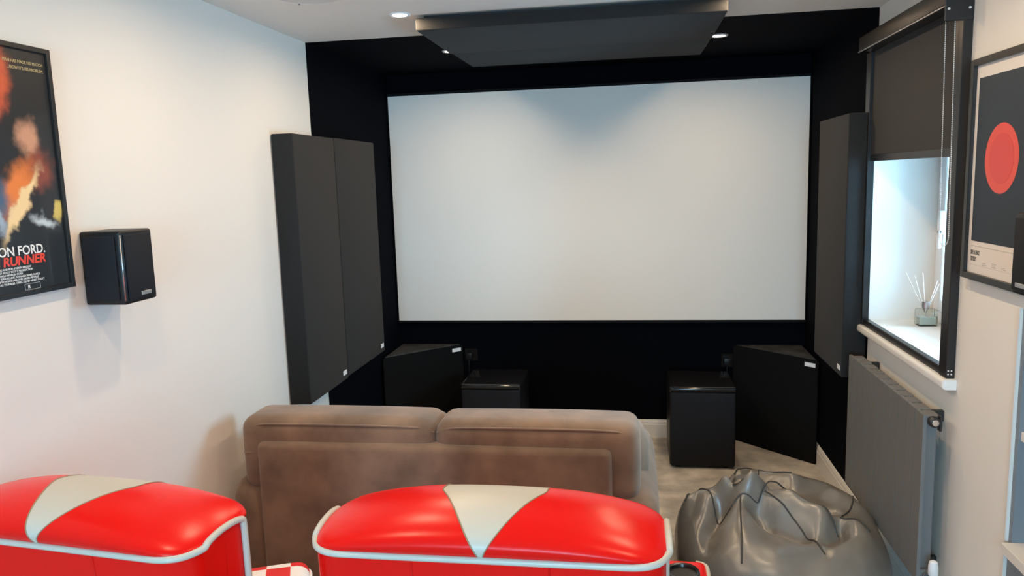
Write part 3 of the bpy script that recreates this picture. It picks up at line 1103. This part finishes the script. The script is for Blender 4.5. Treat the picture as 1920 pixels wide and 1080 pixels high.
for dx in (-0.076, -0.014):
    bm = bmesh.new()
    lathe(bm, [(0.0, -0.0035), (0.0035, -0.003), (0.0045, 0.0)], (dx, BY0 - 0.0021 - 3.19, 2.203 - 1.0), 12, 'Y')
    obj('screw', bm, M_bead, ep, True)
obj('blackout_fabric', newbox(bl((W - 0.0165, OY0 + 0.0045, 1.768)), bl((W - 0.0150, OY1 - 0.0045, 2.216)), 0.0), M_blind, RB)
obj('bottom_bar', newbox(bl((W - 0.021, OY0 + 0.006, 1.740)), bl((W - 0.011, OY1 - 0.006, 1.770)), 0.003, 2), M_blindfr, RB)
bm = bmesh.new()
for dx in (-0.022, -0.012):
    for dz in (0.012, 0.024):
        lathe(bm, [(0.0, -0.002), (0.0025, -0.0015), (0.003, 0.0)], (dx, BY0 - 3.19 - 0.0001, dz), 8, 'Y')
obj('channel_screw', bm, M_bead, RB, True)
# bead chain: two runs joined by a loop
xc = W - 0.052
pts = []
zt, zb, r_ = 2.19, 1.485, 0.0375
n = 108
for i in range(n + 1):
    f = i / n
    pts.append((xc, 2.774 - 0.034 * f, zt + (zb - zt) * f))
yc = 2.740 - r_
for i in range(1, 18):
    a_ = PI * i / 18
    pts.append((xc, yc + r_ * math.cos(a_), zb - r_ * math.sin(a_)))
for i in range(n + 1):
    f = i / n
    pts.append((xc, 2.740 - 2 * r_ + 0.034 * f, zb + (zt - zb) * f))
bm = bmesh.new()
for p in pts:
    bmesh.ops.create_icosphere(bm, subdivisions=1, radius=0.0021, matrix=Matrix.Translation(bl(p)))
tube(bm, [bl(p) for p in pts], 0.0006, 4)
o = obj('bead_chain', bm, M_bead, RB, True)
o['kind'] = 'stuff'

# ------------------------------------------------------------------ reed diffuser on the sill
RDf = thing('reed_diffuser', 'clear glass reed diffuser standing on the bright window sill', 'reed diffuser', (2.835, 3.505, OZ0))
obj('bottle', puff((-0.040, -0.028, 0.0), (0.040, 0.028, 0.074), 0.008, (0, 0, 0), 2, 3), M_bottle, RDf, True, 40)
obj('oil', newbox((-0.034, -0.022, 0.006), (0.034, 0.022, 0.040), 0.003, 1), M_oil, RDf)
bm = bmesh.new()
lathe(bm, [(0.013, 0.0745), (0.013, 0.080), (0.016, 0.081), (0.016, 0.106), (0.006, 0.107), (0.006, 0.080)], (-0.004, 0, 0), 18)
obj('collar', bm, M_silver, RDf, True, 40)
for (dx, dy, L) in ((-0.085, 0.01, 0.235), (-0.022, -0.01, 0.235), (0.055, 0.015, 0.18), (0.035, -0.02, 0.20), (-0.045, 0.02, 0.22)):
    bm = bmesh.new()
    tube(bm, [(-0.004 - dx * 0.12, -dy * 0.1, 0.03), (-0.004 + dx, dy, L)], 0.0016, 6)
    obj('reed', bm, M_reed, RDf, True)


# ------------------------------------------------------------------ framed posters
def blob_art():
    """dark print with soft abstract patches of warm and cold colour"""
    m = bpy.data.materials.new('abstract_print')
    m.use_nodes = True
    nt = m.node_tree
    b = nt.nodes['Principled BSDF']
    b.inputs['Roughness'].default_value = 0.4
    b.inputs['Coat Weight'].default_value = 0.5
    b.inputs['Coat Roughness'].default_value = 0.05
    tc = nt.nodes.new('ShaderNodeTexCoord')
    nz = nt.nodes.new('ShaderNodeTexNoise')
    nz.inputs['Scale'].default_value = 22
    nz.inputs['Detail'].default_value = 4
    nt.links.new(tc.outputs['Object'], nz.inputs['Vector'])
    sub = nt.nodes.new('ShaderNodeVectorMath')
    sub.operation = 'SUBTRACT'
    sub.inputs[1].default_value = (0.5, 0.5, 0.5)
    nt.links.new(nz.outputs['Color'], sub.inputs[0])
    scl = nt.nodes.new('ShaderNodeVectorMath')
    scl.operation = 'SCALE'
    scl.inputs['Scale'].default_value = 0.07
    nt.links.new(sub.outputs[0], scl.inputs[0])
    add = nt.nodes.new('ShaderNodeVectorMath')
    add.operation = 'ADD'
    nt.links.new(tc.outputs['Object'], add.inputs[0])
    nt.links.new(scl.outputs[0], add.inputs[1])
    cur = None
    # centre (y, z) from the poster's lower centre, half sizes, rotation, colour, softness
    for (cy, cz, ry, rz, rot, col_, soft) in (
            (0.03, 0.53, 0.05, 0.10, -20, (0.62, 0.10, 0.03), 0.6),
            (0.00, 0.46, 0.03, 0.07, -10, (0.75, 0.30, 0.10), 0.6),
            (0.12, 0.40, 0.045, 0.055, 10, (0.60, 0.30, 0.18), 0.7),
            (0.14, 0.32, 0.06, 0.06, 0, (0.25, 0.05, 0.025), 0.7),
            (0.06, 0.27, 0.05, 0.11, -38, (0.80, 0.22, 0.04), 0.7),
            (0.07, 0.23, 0.022, 0.13, -38, (0.90, 0.66, 0.34), 0.5),
            (0.00, 0.25, 0.05, 0.06, 20, (0.06, 0.12, 0.20), 0.7),
            (-0.01, 0.20, 0.02, 0.05, 20, (0.35, 0.45, 0.55), 0.7),
            (0.14, 0.19, 0.05, 0.018, -20, (0.55, 0.62, 0.66), 0.8),
            (0.19, 0.21, 0.015, 0.03, 10, (0.65, 0.50, 0.12), 0.6),
            (-0.10, 0.42, 0.06, 0.09, 0, (0.45, 0.20, 0.10), 0.8),
            (-0.12, 0.28, 0.06, 0.08, 30, (0.10, 0.16, 0.24), 0.8)):
        mp = nt.nodes.new('ShaderNodeMapping')
        mp.vector_type = 'TEXTURE'
        mp.inputs['Location'].default_value = (0, cy, cz)
        mp.inputs['Rotation'].default_value = (math.radians(rot), 0, 0)
        mp.inputs['Scale'].default_value = (1e3, ry, rz)
        nt.links.new(add.outputs[0], mp.inputs['Vector'])
        ln = nt.nodes.new('ShaderNodeVectorMath')
        ln.operation = 'LENGTH'
        nt.links.new(mp.outputs['Vector'], ln.inputs[0])
        mr = nt.nodes.new('ShaderNodeMapRange')
        mr.interpolation_type = 'SMOOTHSTEP'
        mr.inputs['From Min'].default_value = 1.0 + soft * 0.3
        mr.inputs['From Max'].default_value = 1.0 - soft
        nt.links.new(ln.outputs['Value'], mr.inputs['Value'])
        mx = nt.nodes.new('ShaderNodeMix')
        mx.data_type = 'RGBA'
        nt.links.new(mr.outputs['Result'], mx.inputs['Factor'])
        if cur is None:
            mx.inputs[6].default_value = (0.012, 0.011, 0.011, 1)
        else:
            nt.links.new(cur, mx.inputs[6])
        mx.inputs[7].default_value = col_ + (1,)
        cur = mx.outputs[2]
    nt.links.new(cur, b.inputs['Base Color'])
    return m


# poster on the left wall
PY0, PY1, PZ0, PZ1 = 1.452, 1.894, 1.452, 2.092
t = thing('framed_poster', 'black framed film poster with glowing orange and blue patches on left wall', 'poster', (0, (PY0 + PY1) / 2, PZ0))
hy, hz = (PY1 - PY0) / 2, PZ1 - PZ0
bm = bmesh.new()
fwd = 0.013
box(bm, (0.0005, -hy, 0), (0.022, -hy + fwd, hz), 0, 0.001, 1)
box(bm, (0.0005, hy - fwd, 0), (0.022, hy, hz), 0, 0.001, 1)
box(bm, (0.0005, -hy + fwd, 0), (0.022, hy - fwd, fwd), 0, 0.001, 1)
box(bm, (0.0005, -hy + fwd, hz - fwd), (0.022, hy - fwd, hz), 0, 0.001, 1)
obj('frame', bm, M_frame, t)
pr = obj('print', newbox((0.001, -hy + fwd, fwd), (0.015, hy - fwd, hz - fwd)), blob_art(), t)


def plL(u, v, w):
    return Vector((0.0153 + w, u, v))


cr = ["JERRY PERENCHIO AND BUD YORKIN PRESENT", "A MICHAEL DEELEY-RIDLEY SCOTT PRODUCTION", "STARRING HARRISON FORD",
      "WITH RUTGER HAUER  SEAN YOUNG  EDWARD JAMES OLMOS", "SCREENPLAY BY HAMPTON FANCHER AND DAVID PEOPLES",
      "VISUAL EFFECTS BY DOUGLAS TRUMBULL  DIRECTED BY RIDLEY SCOTT"]
cr = [(q_, 0.0715 - 0.0074 * k_) for k_, q_ in enumerate(cr)]
letters('lettering_name', [("HARRISON FORD.", 0.0335, 0.0, 0.106, 'CENTER', 0.97, 0.0004, 0)], M_inkw, pr, plL)
letters('lettering_credits',
        [(s_, 0.0076, 0.0, v, 'CENTER', 0.95, 0.0, 0) for s_, v in cr], M_inkw, pr, plL)
letters('rating_letter', [("R", 0.013, 0.062, 0.018, 'CENTER', 1.0, 0.0003, 0)], M_inkw, pr, plL)
letters('lettering_gold', [("MAN HAS MADE HIS MATCH", 0.0115, 0.196, 0.592, 'RIGHT', 0.9, 0, 0), ("...NOW IT'S HIS PROBLEM.", 0.0115, 0.196, 0.576, 'RIGHT', 0.9, 0, 0)], M_inkgold, pr, plL)
letters('lettering_red', [("BLADE RUNNER", 0.0315, 0.0, 0.0815, 'CENTER', 1.12, 0.0009, 0.15)], M_inkr, pr, plL)
bm = bmesh.new()
for (a_, b_, c_, d_) in ((0.052, 0.104, 0.014, 0.0146), (0.052, 0.104, 0.0295, 0.0301), (0.052, 0.0526, 0.014, 0.0301), (0.1034, 0.104, 0.014, 0.0301)):
    box(bm, (0.0151, a_ - .004, c_), (0.0154, b_ - .004, d_))
obj('rating_box', bm, M_inkw, pr)

# poster on the right wall
QY0, QY1, QZ0, QZ1 = 2.215, 2.628, 1.355, 2.032
t = thing('framed_poster', 'black framed poster with a red disc on slate grey by the window', 'poster', (W, (QY0 + QY1) / 2, QZ0))
hy, hz = (QY1 - QY0) / 2, QZ1 - QZ0
bm = bmesh.new()
fwd = 0.020
for lo, hi in (((-0.026, -hy, 0), (-0.0005, -hy + fwd, hz)), ((-0.026, hy - fwd, 0), (-0.0005, hy, hz)),
               ((-0.026, -hy + fwd, 0), (-0.0005, hy - fwd, fwd)), ((-0.026, -hy + fwd, hz - fwd), (-0.0005, hy - fwd, hz))):
    box(bm, lo, hi, 0, 0.001, 1)
obj('frame', bm, M_frame, t)
pr = obj('print', newbox((-0.014, -hy + fwd, fwd), (-0.001, hy - fwd, hz - fwd)), M_paper, t)
obj('colour_field', newbox((-0.0145, -0.167, 0.120), (-0.0141, 0.167, 0.618)), M_slate, pr)
for r_, xx, mm in ((0.102, -0.0149, M_disc), (0.074, -0.0153, M_disc2)):
    bm = bmesh.new()
    lathe(bm, [(r_, 0.0003), (r_, 0.0), (0.0, 0.0)], (xx, 0.0, 0.372), 64, 'X')
    bmesh.ops.recalc_face_normals(bm, faces=bm.faces)
    obj('disc', bm, mm, pr)


def plR(u, v, w):
    return Vector((-0.0141 - w, 0.167 - u, v))


letters('lettering', [("2001: A SPACE", 0.0195, 0.0, 0.078, 'LEFT', 0.50, 0.0006, 0), ("ODYSSEY", 0.0195, 0.0, 0.058, 'LEFT', 0.50, 0.0006, 0)], M_ink, pr, plR)
bm = bmesh.new()
box(bm, (-0.0144, -0.167, 0.104), (-0.0141, 0.167, 0.1054))
box(bm, (-0.0144, -0.167, 0.0455), (-0.0141, 0.167, 0.0462))
obj('rule_line', bm, M_inkg, pr)
bm = bmesh.new()
for k, (u0, n_) in enumerate(((0.085, 2), (0.145, 3), (0.205, 2), (0.265, 3))):
    for q in range(n_):
        box(bm, (-0.0143, 0.167 - u0 - 0.028 + 0.006 * (q % 2), 0.050 + 0.0052 * q), (-0.0141, 0.167 - u0, 0.0522 + 0.0052 * q))
obj('small_print', bm, M_inkg, pr)['kind'] = 'stuff'


# ------------------------------------------------------------------ surround speakers on the side walls
def surround(cx, side, y0, y1, z0, z1, lab):
    t = thing('surround_speaker', lab, 'speaker', (cx, (y0 + y1) / 2, z0), 0, 'black surround speakers on the side walls')
    hy, hz, d = (y1 - y0) / 2, z1 - z0, 0.130

    def xs(a_, b_):
        return (min(side * a_, side * b_), max(side * a_, side * b_))
    x0, x1 = xs(0.0005, d)
    obj('cabinet', puff((x0, -hy, 0), (x1, hy, hz), 0.008, (0, 0, 0), 2, 3), M_blk, t, True, 40)
    x0, x1 = xs(0.012, d - 0.016)
    for sy in (-1, 1):
        ya, yb = sorted((sy * (hy - 0.001), sy * (hy + 0.006)))
        obj('side_grille', puff((x0, ya, 0.014), (x1, yb, hz - 0.014), 0.004, (0, 0, 0), 2, 2), M_grille, t, True, 40)
    x0, x1 = xs(d - 0.001, d + 0.006)
    fr = obj('front_grille', puff((x0, -hy + 0.012, 0.012), (x1, hy - 0.012, hz - 0.012), 0.003, (0, 0, 0), 2, 2), M_grille, t, True, 40)
    x0, x1 = xs(d + 0.0055, d + 0.008)
    obj('badge', newbox((x0, -0.010, 0.020), (x1, 0.036, 0.031), 0.0008, 1), M_silver, fr)
    x0, x1 = xs(d - 0.006, d - 0.001)
    bm = bmesh.new()
    tube(bm, [(side * (d - 0.002), -hy + 0.002, 0.012), (side * (d - 0.002), -hy + 0.002, hz - 0.012)], 0.0022, 6)
    obj('edge_trim', bm, M_silver, t, True)


surround(0.0, 1, 1.950, 2.096, 1.388, 1.600, 'black box speaker mounted on left wall beside the film poster')
surround(W, -1, 1.925, 2.068, 1.388, 1.590, 'black box speaker on right wall overlapping the red disc poster')

# ------------------------------------------------------------------ built-in shelving in the niche
BS = thing('built_in_shelving', 'blue grey built-in shelving unit with pale shelves in the right wall', 'shelving', (W, (NY0 + NY1) / 2, 0))
cyN = (NY0 + NY1) / 2
hyN = (NY1 - NY0) / 2 - 0.001
obj('side_panel', newbox((0.006, hyN - 0.018, 0.0), (0.299, hyN, NZ - 0.001)), M_shelf, BS)
obj('side_panel', newbox((0.006, -hyN, 0.0), (0.299, -hyN + 0.018, NZ - 0.001)), M_shelf, BS)
obj('back_panel', newbox((0.287, -hyN + 0.0185, 0.0), (0.299, hyN - 0.0185, NZ - 0.001)), M_shelf, BS)
obj('shelf', newbox((0.012, -hyN + 0.0185, 0.930), (0.2865, hyN - 0.0185, 0.957), 0.001, 1), M_shelfw, BS)
obj('worktop', newbox((-0.022, -hyN + 0.0185, 0.592), (0.2865, hyN - 0.001 - 0.0175, 0.622), 0.001, 1), M_shelfw, BS)
for k in range(3):
    w_ = (2 * hyN - 0.040) / 3
    ya = -hyN + 0.020 + k * w_
    dr = obj('cupboard_door', newbox((0.0, ya + 0.002, 0.06), (0.018, ya + w_ - 0.002, 0.588), 0.0015, 1), M_shelf, BS)
    obj('handle', newbox((-0.012, ya + w_ * 0.30, 0.540), (-0.0003, ya + w_ * 0.70, 0.553), 0.002, 1), M_raddk, dr)
for (ya, yb) in ((NY1 - 0.0005, NY1 + 0.010),):
    o = struct('trim_1', newbox((W - 0.004, ya, 0.0), (W - 0.0003, yb, NZ)), M_shelfw)
